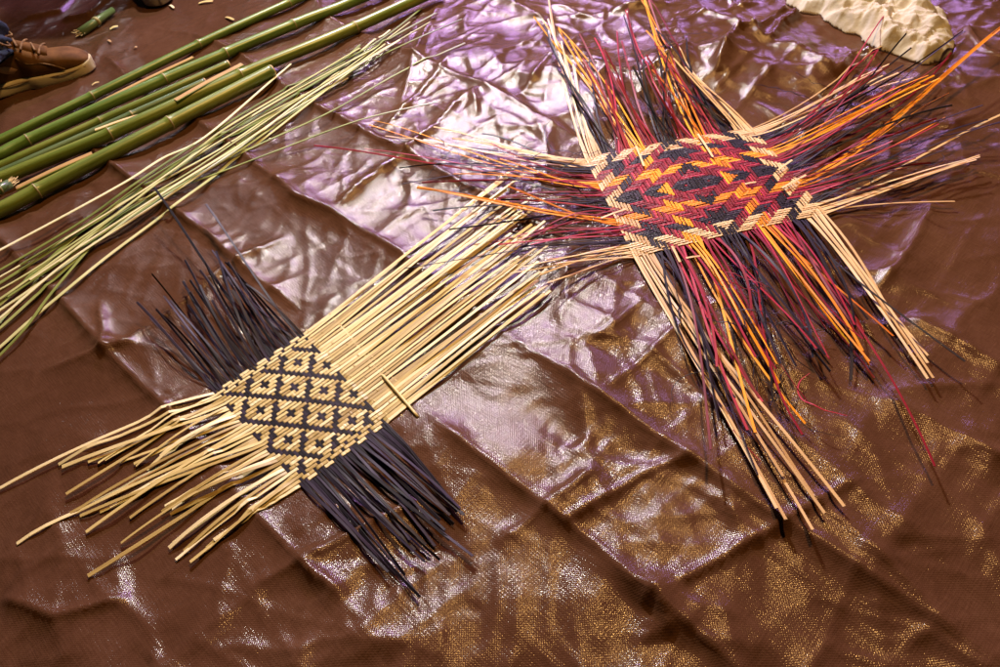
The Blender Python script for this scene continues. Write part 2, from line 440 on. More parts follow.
# ------------------------------------------------------------------ the tarpaulin and the floor under it
def make_tarp():
    nu, nv = X_.shape
    co = np.stack([X_, Y_, H_], -1).reshape(-1, 3).astype(np.float32)
    idx = np.arange(nu * nv).reshape(nu, nv)
    q = np.stack([idx[:-1, :-1], idx[1:, :-1], idx[1:, 1:], idx[:-1, 1:]], -1).reshape(-1, 4).astype(np.int32)
    me = bpy.data.meshes.new('tarpaulin')
    me.vertices.add(len(co)); me.vertices.foreach_set('co', co.ravel())
    me.loops.add(q.size); me.loops.foreach_set('vertex_index', q.ravel())
    me.polygons.add(len(q)); me.polygons.foreach_set('loop_start', np.arange(0, q.size, 4, dtype=np.int32))
    me.polygons.foreach_set('loop_total', np.full(len(q), 4, dtype=np.int32))
    uvl = me.uv_layers.new(name='UVMap')
    uu = np.stack(np.meshgrid(U_, V_, indexing='ij'), -1).reshape(-1, 2).astype(np.float32)
    uvl.data.foreach_set('uv', uu[q.ravel()].ravel())
    me.update(calc_edges=True); me.polygons.foreach_set('use_smooth', np.ones(len(q), dtype=bool))
    o = link('ground_tarpaulin', me, M['tarp'], smooth=False)
    tag(o, 'creased shiny brown woven plastic tarpaulin spread over the whole ground', 'tarpaulin', kind='structure')
    v = [(-9, -6, -.09), (9, -6, -.09), (9, 12, -.09), (-9, 12, -.09)]
    g = link('ground', mesh('ground', v, [(0, 1, 2, 3)]), simple('dark ground', (.02, .016, .013), (.05, .04, .032), 3, .9), smooth=False)
    tag(g, 'dark ground under the brown tarpaulin', 'ground', kind='structure')


make_tarp()


# ------------------------------------------------------------------ woven strips
def quad_at(c, s, t):
    return (c[0] * (1 - s) + c[1] * s) * (1 - t) + (c[3] * (1 - s) + c[2] * s) * t


def fringe(p0, d0, tip, z0, htip, rnd, n=11, arch=.008, bend=.008, lift=.0, own=.45):
    """loose end from the weave's edge p0, leaving along d0, to the pixel-traced tip"""
    e = P(tip[0], tip[1], htip + .004); zt = max(T(e.x, e.y) + .0015, 0)
    e = P(tip[0], tip[1], zt + htip)
    L = (e.xy - p0.xy).length
    d0 = Vector((d0.x, d0.y, 0)).normalized()
    dd = Vector((e.x - p0.x, e.y - p0.y, 0)).normalized()
    c1 = p0 + (d0 * (1 - own) + dd * own).normalized() * (L * .30); c2 = e - dd * (L * .33)
    side = dd.cross(Vector((0, 0, 1))); b = rnd.gauss(0, bend) * L
    c1 += side * b; c2 += side * (b + rnd.gauss(0, bend * 1.3) * L)
    c1.z = z0 + arch + lift; c2.z = (z0 + e.z) / 2 + arch + lift
    out = []
    for k in range(1, n + 1):
        t = k / n; q = p0 * (1 - t) ** 3 + c1 * 3 * t * (1 - t) ** 2 + c2 * 3 * t * t * (1 - t) + e * t ** 3
        q.z = max(q.z, T(q.x, q.y) + .0022 + .002 * rnd.random()); out.append(q)
    return out


def strand(c, fixed, axis, n_cross, over, z0, amp, pitch_pts, fr0, fr1, width, thick, m, name, parent, loc, rnd, wmul=1.0):
    """one strip through the weave, with its two loose ends"""
    mid = []
    for k in range(n_cross):
        for off in (-.27, .27):
            f = (k + .5 + off) / n_cross
            p = quad_at(c, f, fixed) if axis == 0 else quad_at(c, fixed, f)
            zb = z0(p.x, p.y) if callable(z0) else z0
            jit = rnd.gauss(0, amp * .18)
            mid.append(Vector((p.x + rnd.gauss(0, .00022), p.y + rnd.gauss(0, .00022), zb + jit + (amp if over(k) else -amp))))
    pts = [q for q in reversed(fr0)] + mid + fr1
    tw = TWIST.get(name, .25)
    def rolls(n):
        a, b = rnd.gauss(0, tw), rnd.gauss(0, tw)
        return [min(1, k / n * 2) * (a + b * k / n) for k in range(1, n + 1)]
    roll = list(reversed(rolls(len(fr0)))) + [0] * len(mid) + rolls(len(fr1))
    tp = 0 if name in ('straw_strip', 'beige_strip') else .2
    return ribbon_obj(name, pts, width * wmul, thick, m, parent, loc=loc, roll=roll, taper=tp, start_taper=tp)


BEND = {'beige': .008, 'black': .035, 'crimson': .03, 'orange': .018}
TWIST = {'straw_strip': .12, 'black_strip': .4, 'beige_strip': .15, 'crimson_strip': .35, 'orange_strip': .25}


def mat_height(q, pct):
    c = [P(*p) for p in q]
    hs = []
    for i in range(21):
        for j in range(21):
            p = quad_at(c, i / 20, j / 20); hs.append(T(p.x, p.y))
    hs.sort(); return hs[int(len(hs) * pct)]


def make_small_mat():
    rnd = random.Random(5)
    q = MATS[0]; zb = mat_height(q, .93) + .0035
    c = [P(*p, h=zb) for p in q]          # L, T, R, B   s: along pale strips, t: along black strips
    NI, NJ = 32, 38
    loc = (c[0] + c[2]) / 2
    root = thing('woven_mat', 'small unfinished mat of straw coloured and black strips woven in a diamond pattern', 'woven mat', loc)
    cen = [(30 + 12 * a, 25 + 12 * b) for a in range(-5, 3) for b in range(-5, 4)] + [(24 + 12 * a, 19 + 12 * b) for a in range(-5, 3) for b in range(-5, 4)]
    def black_on_top(i, j):
        d, up_ = min((abs(i - a) + abs(j - b), j > b) for a, b in cen)
        if j < 3 or j > NJ - 4:                       # firm edge: long pale floats
            return (i + (0 if j < 3 else 2) + j * 2) % 5 == 0 if j not in (0, NJ - 1) else (i // 3) % 2 == 0
        return d <= 1 or d >= 6 or (d == 5 and (up_ or (i + 2 * j) % 3 == 0))
    ltips = [(0, 488), (98, 463), (59, 465), (66, 494), (88, 462), (105, 460), (136, 466), (62, 467), (147, 470), (150, 467), (160, 456), (120, 463), (134, 464),
             (71, 514), (17, 544), (86, 532), (110, 507), (75, 513), (118, 502), (130, 518), (100, 512), (150, 484), (80, 516),
             (162, 512), (165, 506), (121, 543), (88, 576), (172, 509), (182, 500), (170, 514), (173, 543), (169, 548), (184, 551), (176, 560), (190, 562), (200, 556), (207, 548), (214, 540)]
    rtips = []
    for j in range(NJ):
        f_ = (j + .5) / NJ; e_ = rnd.uniform(-12, 34) * (1 if f_ < .8 else .35)
        rtips.append((494 + 50 * f_ + e_ * .78, 186 + 112 * f_ - e_ * .62 + rnd.gauss(0, 4.5)))
    ds = (c[1] - c[0]).normalized(); dt = (c[3] - c[0]).normalized()
    pj = (c[3] - c[0]).length / NJ; pi = (c[1] - c[0]).length / NI
    for j in range(NJ):
        t = (j + .5) / NJ
        a = quad_at(c, 0, t); b = quad_at(c, 1, t); a.z = b.z = zb
        # the weave carries on loosely over the pale cross strips before the ends run free
        tq = P(*rtips[j]); fd = (Vector((tq.x - b.x, tq.y - b.y, 0)).normalized() * .8 + ds * .2).normalized()
        ext = b + fd * (pi * 12); midr = [b + fd * (pi * k) for k in range(1, 13, 2)]
        for p_ in midr + [ext]: p_.z = max(zb, T(p_.x, p_.y) + .003)
        f0 = fringe(a, -ds, ltips[j], zb, rnd.uniform(0, .006), rnd, 16, arch=rnd.uniform(.002, .016), bend=.006, own=.8)
        f1 = midr + fringe(ext, fd, rtips[j], zb, rnd.uniform(.004, .016), rnd, 16, arch=rnd.uniform(.001, .010), bend=.004, own=.9)
        # the side near the diamonds starts where the staggered edge begins
        strand(c, t, 0, NI, lambda k, j=j: not black_on_top(k, j), zb, .0007, 0, f0, f1, pj * rnd.uniform(.76, .96), .0007, M['straw'], 'straw_strip', root, loc, rnd)
    ttips = [(137, 302), (150, 318), (156, 309), (160, 313), (181, 325), (164, 296), (152, 274), (170, 300), (188, 305), (183, 281), (190, 292), (185, 260), (200, 285), (190, 280), (212, 300), (200, 270), (216, 251), (205, 262), (227, 277), (232, 290), (154, 187), (216, 253), (222, 264), (240, 280), (212, 250), (228, 262), (245, 290), (236, 275), (250, 300), (225, 262), (206, 204), (246, 284)]
    btips = [(375, 558), (388, 572), (382, 560), (395, 575), (420, 597), (418, 594), (390, 560), (405, 575), (425, 562), (415, 550), (400, 540), (430, 556), (440, 560), (426, 545), (410, 540), (473, 556), (450, 540), (445, 530), (435, 546), (430, 520), (454, 525), (450, 515), (440, 520), (438, 505), (445, 510), (464, 515), (460, 508), (452, 500), (440, 490), (457, 512), (448, 500), (462, 514)]
    for i in range(NI):
        s = (i + .5) / NI
        a = quad_at(c, s, 0); b = quad_at(c, s, 1); a.z = b.z = zb
        f0 = fringe(a, -dt, ttips[i], zb, .055 if ttips[i] in ((154, 187), (206, 204)) else rnd.uniform(.01, .05), rnd, 9, arch=rnd.uniform(.004, .03))
        f1 = fringe(b, dt, btips[i], zb, rnd.uniform(0, .012), rnd, 9, arch=rnd.uniform(.002, .018))
        strand(c, s, 1, NJ, lambda k, i=i: black_on_top(i, k), zb, .0007, 0, f0, f1, pi * rnd.uniform(.88, 1.06), .0006, M['black'], 'black_strip', root, loc, rnd)
    # pale cross strips that hold the long ends together
    for n_, i in enumerate((1.6, 4.5, 7.6, 10.5)):
        pts = []
        for k in range(-2, NJ * 2 + 3):
            t = (k / 2 + .25) / NJ; p = quad_at(c, 1, t) + ds * (pi * i); jj = int(math.floor(k / 2))
            pts.append(Vector((p.x, p.y, zb + (.0010 if (jj + n_ * 2) % 5 == 0 else -.0014))))
        ribbon_obj('cross_strip', pts, pi * .4, .0006, M['straw'], root, loc=loc)
    a = P(334, 318, zb); b = P(418, 417, zb + .004); pts = []
    for k in range(30):
        f = k / 29; p = a.lerp(b, f); p.z = zb - .0025 + (.0065 if f > .60 else 0) + (.001 * math.sin(f * 9)); pts.append(p - loc)
    o = tube_obj('cross_stick', pts, [.0022] * 30, M['straw'], root, 8)
    return root


make_small_mat()


def make_star_mat():
    rnd = random.Random(9)
    q = MATS[1]; zg = mat_height(q, .9) + .004
    seq = [('beige', 7), ('black', 5), ('crimson', 6), ('orange', 5), ('crimson', 6), ('black', 7), ('crimson', 6), ('orange', 5), ('crimson', 6), ('black', 5), ('beige', 7)]
    cols = []; grp = []
    for g, (cname, n) in enumerate(seq): cols += [cname] * n; grp += [g] * n
    NN = len(cols)
    c = [P(*p, h=zg + .006) for p in q]
    cx = sum(p.x for p in c) / 4; cy = sum(p.y for p in c) / 4; rad = (c[0] - c[2]).length / 2
    loc = Vector((cx, cy, zg))
    root = thing('woven_basket_base', 'large star shaped weave of crimson, orange, black and pale strips with loose ends spread out', 'woven mat', loc)
    def z0(x, y):
        d = math.hypot(x - cx, y - cy) / rad
        return zg + .012 - .006 * d * d
    TOP = [[(545, -5), (553, 12), (563, 42), (572, 62), (580, 80), (566, 47), (549, 20)],
           [(537, 10), (546, 38), (560, 75), (590, 60), (575, 95), (568, 70)],
           [(577, 32), (590, 25), (600, 32), (583, 60), (594, 48)],
           [(534, 17), (560, 28), (598, 40), (604, 62), (590, 40)],
           [(616, 24), (605, 50), (622, 40), (612, 70), (609, 34)],
           [(623, 14), (614, 28), (671, -4), (645, 60), (660, 50), (630, 80), (650, 88), (620, 65), (638, 95)],
           [(625, 10), (640, 40), (662, 60), (630, 45), (648, 72)],
           [(641, -4), (655, 45), (680, 27), (650, 70), (646, 30)],
           [(651, -2), (660, 55), (648, 30), (672, 80), (664, 66)],
           [(660, 30), (686, 40), (670, 75), (690, 95), (700, 100), (680, 72)],
           [(667, 44), (675, 58), (684, 66), (696, 76), (702, 86), (690, 74), (672, 52)]]
    RIGHT_ = [[(902, 27), (897, 59), (909, 78), (880, 75), (890, 70), (868, 72), (905, 67)],
              [(905, 64), (964, 29), (920, 42), (868, 84), (850, 95), (890, 78)],
              [(899, -4), (879, 62), (897, 64), (934, -1), (868, 90)],
              [(945, 70), (938, 76), (930, 81), (948, 74), (900, 95)],
              [(950, 53), (900, 90), (920, 68), (885, 66), (895, 100)],
              [(940, -4), (964, 31), (934, 86), (988, 105), (1004, 82), (1006, 120), (905, 105), (960, 104), (922, -4)],
              [(938, 125), (900, 120), (930, 117), (945, 112), (880, 130)],
              [(1004, 24), (970, 80), (980, 112), (972, 116), (940, 119)],
              [(940, 147), (915, 155), (930, 164), (905, 150), (890, 160)],
              [(1006, 122), (970, 137), (900, 160), (985, 118), (880, 175), (915, 170)],
              [(1004, 114), (972, 150), (981, 155), (977, 158), (957, 197), (935, 168), (965, 162)]]
    BOT = [[(783, 513), (787, 520), (811, 529), (825, 512), (861, 532), (812, 500), (780, 478)],
           [(763, 498), (722, 420), (740, 440), (758, 470), (735, 400), (748, 425)],
           [(713, 448), (762, 400), (735, 410), (770, 385), (750, 430)],
           [(806, 424), (803, 402), (760, 347), (766, 385), (757, 430)],
           [(809, 405), (780, 372), (790, 392), (828, 358), (772, 350)],
           [(806, 420), (790, 400), (850, 382), (800, 380), (830, 370), (770, 400), (812, 360), (786, 350), (820, 395)],
           [(873, 376), (802, 437), (830, 360), (828, 356), (845, 350)],
           [(869, 364), (845, 372), (826, 358), (890, 336), (862, 350)],
           [(868, 343), (862, 338), (934, 470), (855, 330), (875, 350)],
           [(857, 325), (850, 385), (966, 364), (862, 336), (870, 320), (845, 340)],
           [(912, 350), (921, 376), (947, 396), (938, 366), (926, 362), (915, 358), (945, 392)]]
    LEFT = [[(382, 135), (437, 127), (452, 135), (470, 141), (490, 150), (505, 152), (420, 138)],
            [(405, 139), (397, 172), (399, 184), (430, 160), (480, 131), (450, 165)],
            [(315, 145), (470, 134), (500, 175), (420, 180), (460, 150)],
            [(371, 121), (400, 190), (440, 172), (480, 150), (455, 166)],
            [(535, 178), (480, 200), (455, 200), (500, 190), (520, 170)],
            [(480, 215), (509, 219), (432, 212), (500, 200), (470, 172), (450, 230), (520, 240), (436, 264), (490, 228)],
            [(455, 198), (520, 240), (540, 225), (490, 246), (530, 210)],
            [(419, 186), (478, 176), (520, 206), (500, 200), (532, 215)],
            [(470, 245), (500, 235), (530, 245), (515, 228), (540, 240)],
            [(500, 250), (520, 256), (405, 270), (540, 246), (530, 262), (550, 250)],
            [(524, 267), (540, 271), (531, 278), (500, 273), (545, 257), (535, 284), (552, 266)]]
    du = (c[1] - c[0]).normalized(); dv = (c[3] - c[0]).normalized()
    mid = (NN - 1) / 2
    odd = {}
    for k in range(60):                                   # a few slips, as in hand weaving
        odd[(rnd.randrange(NN), rnd.randrange(NN))] = True
    def v_over(i, j):
        r = (int(abs(i - mid)) + int(abs(j - mid))) % 10 < 5
        return r != ((i, j) in odd)
    def tips(table, k):
        g = grp[k]; n0 = grp.index(g); l = table[g]; cn = cols[k]; q_ = k - n0
        if cn == 'orange': q_ = (q_ * 2) // 5 if rnd.random() < .5 else q_
        if cn == 'crimson': q_ = (q_ * 3) // 5 if rnd.random() < .3 else q_
        if cn == 'beige': q_ = q_ if rnd.random() < .8 else q_ - 1
        return l[q_ % len(l)]
    def shorten(tip, p, cn):
        lo = {'beige': .88, 'black': .6, 'crimson': .65, 'orange': .75}[cn]
        f_ = 1 if rnd.random() < .62 else rnd.uniform(lo, 1)
        v_ = p - CAM; z_ = v_.dot(FWD); ex, ey = 500 + FPX * v_.dot(RIGHT) / z_, 333.5 - FPX * v_.dot(UP) / z_
        return (ex + (tip[0] - ex) * f_, ey + (tip[1] - ey) * f_)
    def hh(side, tip, cname):
        if side == 'top': return rnd.uniform(.01, .07) if cname != 'beige' else rnd.uniform(.004, .03)
        if side == 'right': return rnd.uniform(.02, .08) if cname != 'beige' else rnd.uniform(.005, .03)
        if side == 'left': return rnd.uniform(.005, .04)
        return rnd.uniform(.0, .02) if cname == 'beige' else rnd.uniform(0, .04)
    for axis in (0, 1):
        w0 = ((c[3] - c[0]) if axis == 0 else (c[1] - c[0])).length / NN
        for k in range(NN):
            f = (k + .5 + rnd.gauss(0, .10)) / NN; cn = cols[k]
            if axis == 1:
                a = quad_at(c, f, 0); b = quad_at(c, f, 1); d = dv; t0, t1 = tips(TOP, k), tips(BOT, k); sn = ('top', 'bottom')
                over = lambda j, k=k: v_over(k, j)
            else:
                a = quad_at(c, 0, f); b = quad_at(c, 1, f); d = du; t0, t1 = tips(LEFT, k), tips(RIGHT_, k); sn = ('left', 'right')
                over = lambda i, k=k: not v_over(i, k)
            a.z = z0(a.x, a.y); b.z = z0(b.x, b.y)
            j0 = (t0[0] + rnd.gauss(0, 2), t0[1] + rnd.gauss(0, 1.5)); j1 = (t1[0] + rnd.gauss(0, 2), t1[1] + rnd.gauss(0, 2))
            j0 = shorten(j0, a, cn); j1 = shorten(j1, b, cn)
            ar = .012 if cn == 'beige' else .02
            fa = fringe(a, -d, j0, a.z, hh(sn[0], t0, cn), rnd, 12, arch=rnd.uniform(.003, ar), bend=BEND[cn])
            fb = fringe(b, d, j1, b.z, hh(sn[1], t1, cn), rnd, 12, arch=rnd.uniform(.003, ar), bend=BEND[cn])
            wm = {'beige': .86, 'black': .95, 'crimson': .9, 'orange': .92}[cn]
            pts_w = w0 * rnd.uniform(.82, 1.08) * wm
            strand(c, f, axis, NN, over, z0, .0010, 0, fa, fb, pts_w, .0007, M[cn], cn + '_strip', root, loc, rnd)
    # thin curled peelings tangled in the loose ends
    zones = [((650, 280), (830, 280), (830, 380), (725, 440))] * 26 + [((440, 130), (590, 165), (625, 245), (470, 250))] * 14 + [((560, 40), (690, 40), (740, 120), (610, 140))] * 9 + [((800, 110), (940, 70), (960, 170), (830, 210))] * 14
    for zq in zones:
        zp = [P(*p_) for p_ in zq]; p_ = quad_at(zp, rnd.random(), rnd.random()); an = rnd.uniform(0, 6.28); cu = rnd.gauss(0, .12); st = rnd.uniform(.008, .016); pts = []
        zz = rnd.uniform(.004, .03)
        for k in range(9):
            pts.append(Vector((p_.x, p_.y, max(T(p_.x, p_.y) + .002, 0) + zz))); p_ = p_ + Vector((math.cos(an), math.sin(an), 0)) * st; an += cu + rnd.gauss(0, .12); zz = max(.001, zz + rnd.gauss(0, .003))
        ribbon_obj('peeling', catmull(pts, 3), rnd.uniform(.0010, .0024), .0005, M['black'] if rnd.random() < .85 else M['crimson'], root, loc=loc, taper=.6, start_taper=.6)
    # stray pale picks lying on the weave
    for (p1, p2) in (((636, 146), (644, 166)), ((698, 134), (713, 157)), ((782, 188), (806, 175)), ((745, 184), (756, 182)), ((601, 218), (626, 209)), ((672, 246), (680, 262)), ((778, 170), (792, 160)), ((686, 258), (700, 256))):
        a = P(*p1, h=zg + .016); b = P(*p2, h=zg + .0165)
        ribbon_obj('pale_end', [a, a.lerp(b, .5) + Vector((0, 0, .0006)), b], .0042, .0007, M['beige'], root, loc=loc)
    return root


make_star_mat()


# ------------------------------------------------------------------ bamboo poles
def pxw(px, py, w):
    p = P(px, py); return w / FPX * (p - CAM).dot(FWD)


def make_pole(pts, wpx, nodes, m, label, cut_end=True, lift=0.0):
    (x0, y0), (x1, y1) = pts[len(pts) // 2 - 1], pts[len(pts) // 2]
    r = pxw((x0 + x1) / 2, (y0 + y1) / 2, wpx) / 2
    raw = [P(*p, h=r + .006 + lift) for p in pts]
    path = catmull(raw, 14); loc = path[0].copy()
    tot = [0]
    for a, b in zip(path[:-1], path[1:]): tot.append(tot[-1] + (b - a).length)
    root = thing('bamboo_pole', label, 'bamboo pole', loc, 'bamboo poles lying side by side')
    npos = []
    for nx, ny in nodes:
        n = P(nx, ny, h=r + .006 + lift); k = min(range(len(path)), key=lambda k: (path[k] - n).length); npos.append(tot[k])
    # resample finely, swelling at the nodes
    L = tot[-1]; S = [L * k / 90 for k in range(91)]
    for n in npos: S += [n - .012, n - .006, n - .002, n, n + .002, n + .007]
    S = sorted(s for s in S if 0 <= s <= L)
    def at(s):
        for k in range(len(tot) - 1):
            if tot[k + 1] >= s: return path[k].lerp(path[k + 1], (s - tot[k]) / max(1e-9, tot[k + 1] - tot[k]))
        return path[-1].copy()
    pp, rr = [], []
    for s in S:
        b = 0
        for n in npos: b = max(b, .10 * math.exp(-((s - n) / .006) ** 2)); 
        pp.append(at(s) - loc); rr.append(r * (1 + b))
    v, f, u = tube(pp, rr, 20, True)
    link('culm', mesh('culm', v, f, u), m, root)
    for n in npos:
        q = [at(n + d) - loc for d in (-.0022, -.001, .001, .0022)]
        tube_obj('node_ring', q, [r * 1.06, r * 1.15, r * 1.15, r * 1.06], M['node'], root, 20)
    if cut_end:
        a = path[-1]; d = (path[-1] - path[-3]).normalized()
        q = [a - loc - d * .001, a - loc + d * .0025]
        tube_obj('cut_end', q, [r * .97, r * .93], M['pith'], root, 16)
        tube_obj('hollow_shade', [a - loc + d * .0025, a - loc + d * .003], [r * .55, r * .52], M['lace_and_hollow_shade'], root, 12)  # dark disc on the solid end, stands in for shade inside the culm
    return root


make_pole([(-70, 173), (0, 140), (92, 96), (199, 44), (289, 3), (330, -16)], 8.5, [(92, 96), (199, 44), (289, 3)], M['culm_green'], 'thin green bamboo pole, the uppermost of the row, closest to the tan sneaker', False)
make_pole([(-70, 186), (0, 154), (28, 140), (165, 79), (294, 24.5), (340, 7), (400, -18)], 11, [(28, 140), (167, 78), (231, 53), (294, 24.5)], M['culm_green'], 'long green bamboo pole, second below the tan sneaker, running past the top edge', False)
make_pole([(-70, 196), (0, 166), (100, 121), (150, 99), (228, 64)], 8.5, [(100, 121)], M['culm_olive'], 'thin green bamboo pole, third below the tan sneaker, ending beside a split pale piece')
make_pole([(-70, 203), (0, 173.5), (132, 115), (205, 82)], 8.5, [(132, 115)], M['culm_grey'], 'thin bluish green bamboo pole squeezed fourth in the row')
make_pole([(-70, 208), (0, 179), (110, 134), (241, 75), (340, 34), (440, -11)], 12, [(110, 134), (241, 75), (354, 28)], M['culm_olive'], 'longest green bamboo pole, fifth in the row, just above the thick olive one', False, .002)
make_pole([(-70, 243), (0, 210), (37, 191), (170, 123), (272, 71)], 14.5, [(37, 191), (170, 123)], M['culm_olive'], 'thickest olive bamboo pole, lowest of the row, with a pale cut end')


def split_piece(p1, p2, w, label, bright=True, h=.012):
    a = G(*p1, h=h); b = G(*p2, h=h + .006); loc = a.copy()
    root = thing('split_bamboo', label, 'split bamboo', loc)
    m = a.lerp(b, .5) + Vector((0, 0, .002)); W = pxw(*p1, w)
    o = ribbon_obj('inner_face', catmull([a, m, b], 6), W, .002, M['pith'], root, loc=loc)
    side = (b - a).normalized().cross(Vector((0, 0, 1))) * (W * .42)
    ribbon_obj('skin_edge', [q + side - Vector((0, 0, .0015)) for q in catmull([a, m, b], 6)], W * .5, .003, M['culm_olive'], root, loc=loc)


split_piece((86, 109), (193, 57), 4.5, 'narrow split bamboo length between the two uppermost poles', h=.012)
split_piece((175, 100), (242, 64), 6, 'short pale split bamboo piece lying inside up near the ends of the thin poles', h=.030)
split_piece((16, 188), (92, 153), 6.5, 'brownish split bamboo piece wedged above the thick olive pole at the left', h=.020)
split_piece((95, 130), (150, 112), 4, 'sliver of split bamboo lying on the poles beside the bluish one', h=.022)


def frayed(name, p1, p2, w, label, h, seed):
    rnd = random.Random(seed); a = G(*p1, h=h); b = G(*p2, h=h + .004); loc = a.copy(); r = pxw(*p1, w) / 2
    root = thing(name, label, 'bamboo offcut', loc)
    d = (b - a).normalized()
    tube_obj('stem', [a - loc, a.lerp(b, .5) - loc, b - loc], [r * 1.1, r, r * .8], M['culm_grey'], root, 12)
    tube_obj('node_ring', [a.lerp(b, .45) - loc, a.lerp(b, .52) - loc], [r * 1.2, r * 1.2], M['node'], root, 12)
    parts = []
    for k in range(14):
        v = (-d + Vector((rnd.gauss(0, .45), rnd.gauss(0, .45), rnd.uniform(-.1, .5)))).normalized()
        s = Vector((rnd.gauss(0, r * .5), rnd.gauss(0, r * .5), rnd.gauss(0, r * .4)))
        e = s + v * rnd.uniform(.008, .022); parts.append(ribbon([s, (s + e) / 2, e], .0028, .0008, taper=.6))
    v, f, u = join_geo(parts); link('frayed_fibres', mesh('frayed_fibres', v, f, u), M['pith'], root, smooth=False)


frayed('bamboo_offcut', (80, 33), (113, 10), 8, 'short green bamboo offcut with a frayed pale end beside the tan sneaker', .010, 2)
frayed('bamboo_offcut', (10, 184), (-12, 196), 9, 'splintered bamboo stump between the poles at the left edge', .030, 4)


# ------------------------------------------------------------------ loose splints
SPL = [
    ([(-20, 260), (0, 250), (73, 211), (127, 181), (163, 158), (205, 137), (271, 81), (291, 64)], 3.6, 'pale green bamboo splint nearest the poles, its end bent up beside the thick olive pole', .014),
    ([(-20, 279), (0, 270), (81, 222), (139, 181), (226, 124), (278, 93), (318, 73), (377, 42), (422, 8)], 3.4, 'pale splint in the upper half of the bundle, ending beside the longest pole', .006),
    ([(-20, 294), (0, 283), (94, 223), (121, 204), (163, 174), (205, 143), (247, 122), (318, 81), (354, 59), (394, 36), (436, 13)], 4.2, 'broad pale splint whose tip reaches farthest up the middle of the bundle', .008),
    ([(-20, 314), (0, 304), (100, 216), (184, 164), (215, 146), (280, 108), (330, 72), (360, 45)], 4.8, 'thick mid green splint in the heart of the bundle', .006),
    ([(8, 297), (60, 262), (120, 222), (180, 183), (205, 168), (299, 99), (343, 76), (374, 59), (416, 39), (462, 19)], 2.6, 'thin dark green splint with its tip pointing right above the white-tipped one', .010),
    ([(-20, 372), (0, 355), (27, 326), (49, 296), (86, 252), (116, 218), (184, 181), (256, 146), (332, 111), (399, 73), (465, 43)], 3.0, 'long grey green splint with a whitish tip reaching far right of the bundle', .008),
    ([(130, 203), (184, 185), (226, 170), (276, 151), (360, 120), (437, 102)], 2.3, 'thin olive splint lying lowest, its tip near the crimson strip', .008),
    ([(-20, 362), (0, 347), (27, 323), (65, 291), (108, 256), (159, 218), (173, 206), (213, 177), (236, 158), (262, 140), (312, 101), (374, 53)], 3.8, 'straight pale splint along the lower edge of the bundle', .004),
    ([(-20, 308), (0, 299), (80, 242), (152, 187), (184, 162), (220, 132), (276, 98), (360, 48)], 3.2, None, .010),
    ([(-20, 322), (0, 310), (40, 283), (86, 251), (159, 196), (240, 145), (300, 102), (390, 30)], 3.6, None, .007),
    ([(-20, 330), (0, 318), (54, 272), (89, 247), (159, 202), (250, 140), (310, 95), (400, 40)], 3.2, None, .011),
    ([(-20, 287), (0, 277), (70, 236), (150, 186), (230, 130), (300, 88), (372, 50)], 2.6, None, .009),
    ([(-20, 340), (0, 328), (40, 292), (100, 240), (170, 192), (240, 150), (300, 108), (352, 72)], 3.4, None, .005),
    ([(30, 280), (90, 240), (160, 195), (225, 155), (290, 112), (348, 78)], 2.8, None, .012),
    ([(20, 265), (90, 222), (150, 178), (220, 136), (290, 92), (345, 62)], 2.4, None, .012),
    ([(-20, 300), (30, 272), (110, 218), (190, 160), (260, 118), (330, 80), (410, 22)], 2.4, None, .013),
    ([(60, 262), (120, 214), (190, 172), (250, 132), (320, 86), (430, 22)], 2.2, None, .014),
    ([(-20, 345), (20, 300), (70, 250), (130, 212), (200, 170), (262, 130), (330, 86)], 3.0, None, .004),
    ([(100, 215), (160, 182), (222, 148), (280, 110), (340, 76), (385, 44)], 2.6, None, .010),
]
shared = 'pale green bamboo splint crossing the others in the thick of the loose bundle'
for k, (pp, w, lab, h) in enumerate(SPL):
    rnd = random.Random(100 + k)
    pts = [G(x, y, h=h + rnd.uniform(0, .003)) for x, y in pp]
    path = catmull(pts, 8); W = pxw(200, 150, w * .95)
    for p_ in path: p_.z = max(p_.z, T(p_.x, p_.y) + .002)
    loc = path[0].copy()
    o = ribbon_obj('bamboo_splint', path, W, .0016, M['green'], loc=loc, taper=.25)
    o.location = loc
    lab and len(lab.split()) > 16 and print('LONG', lab)
    tag(o, lab or shared, 'bamboo splint', 'loose green bamboo splints below the poles')


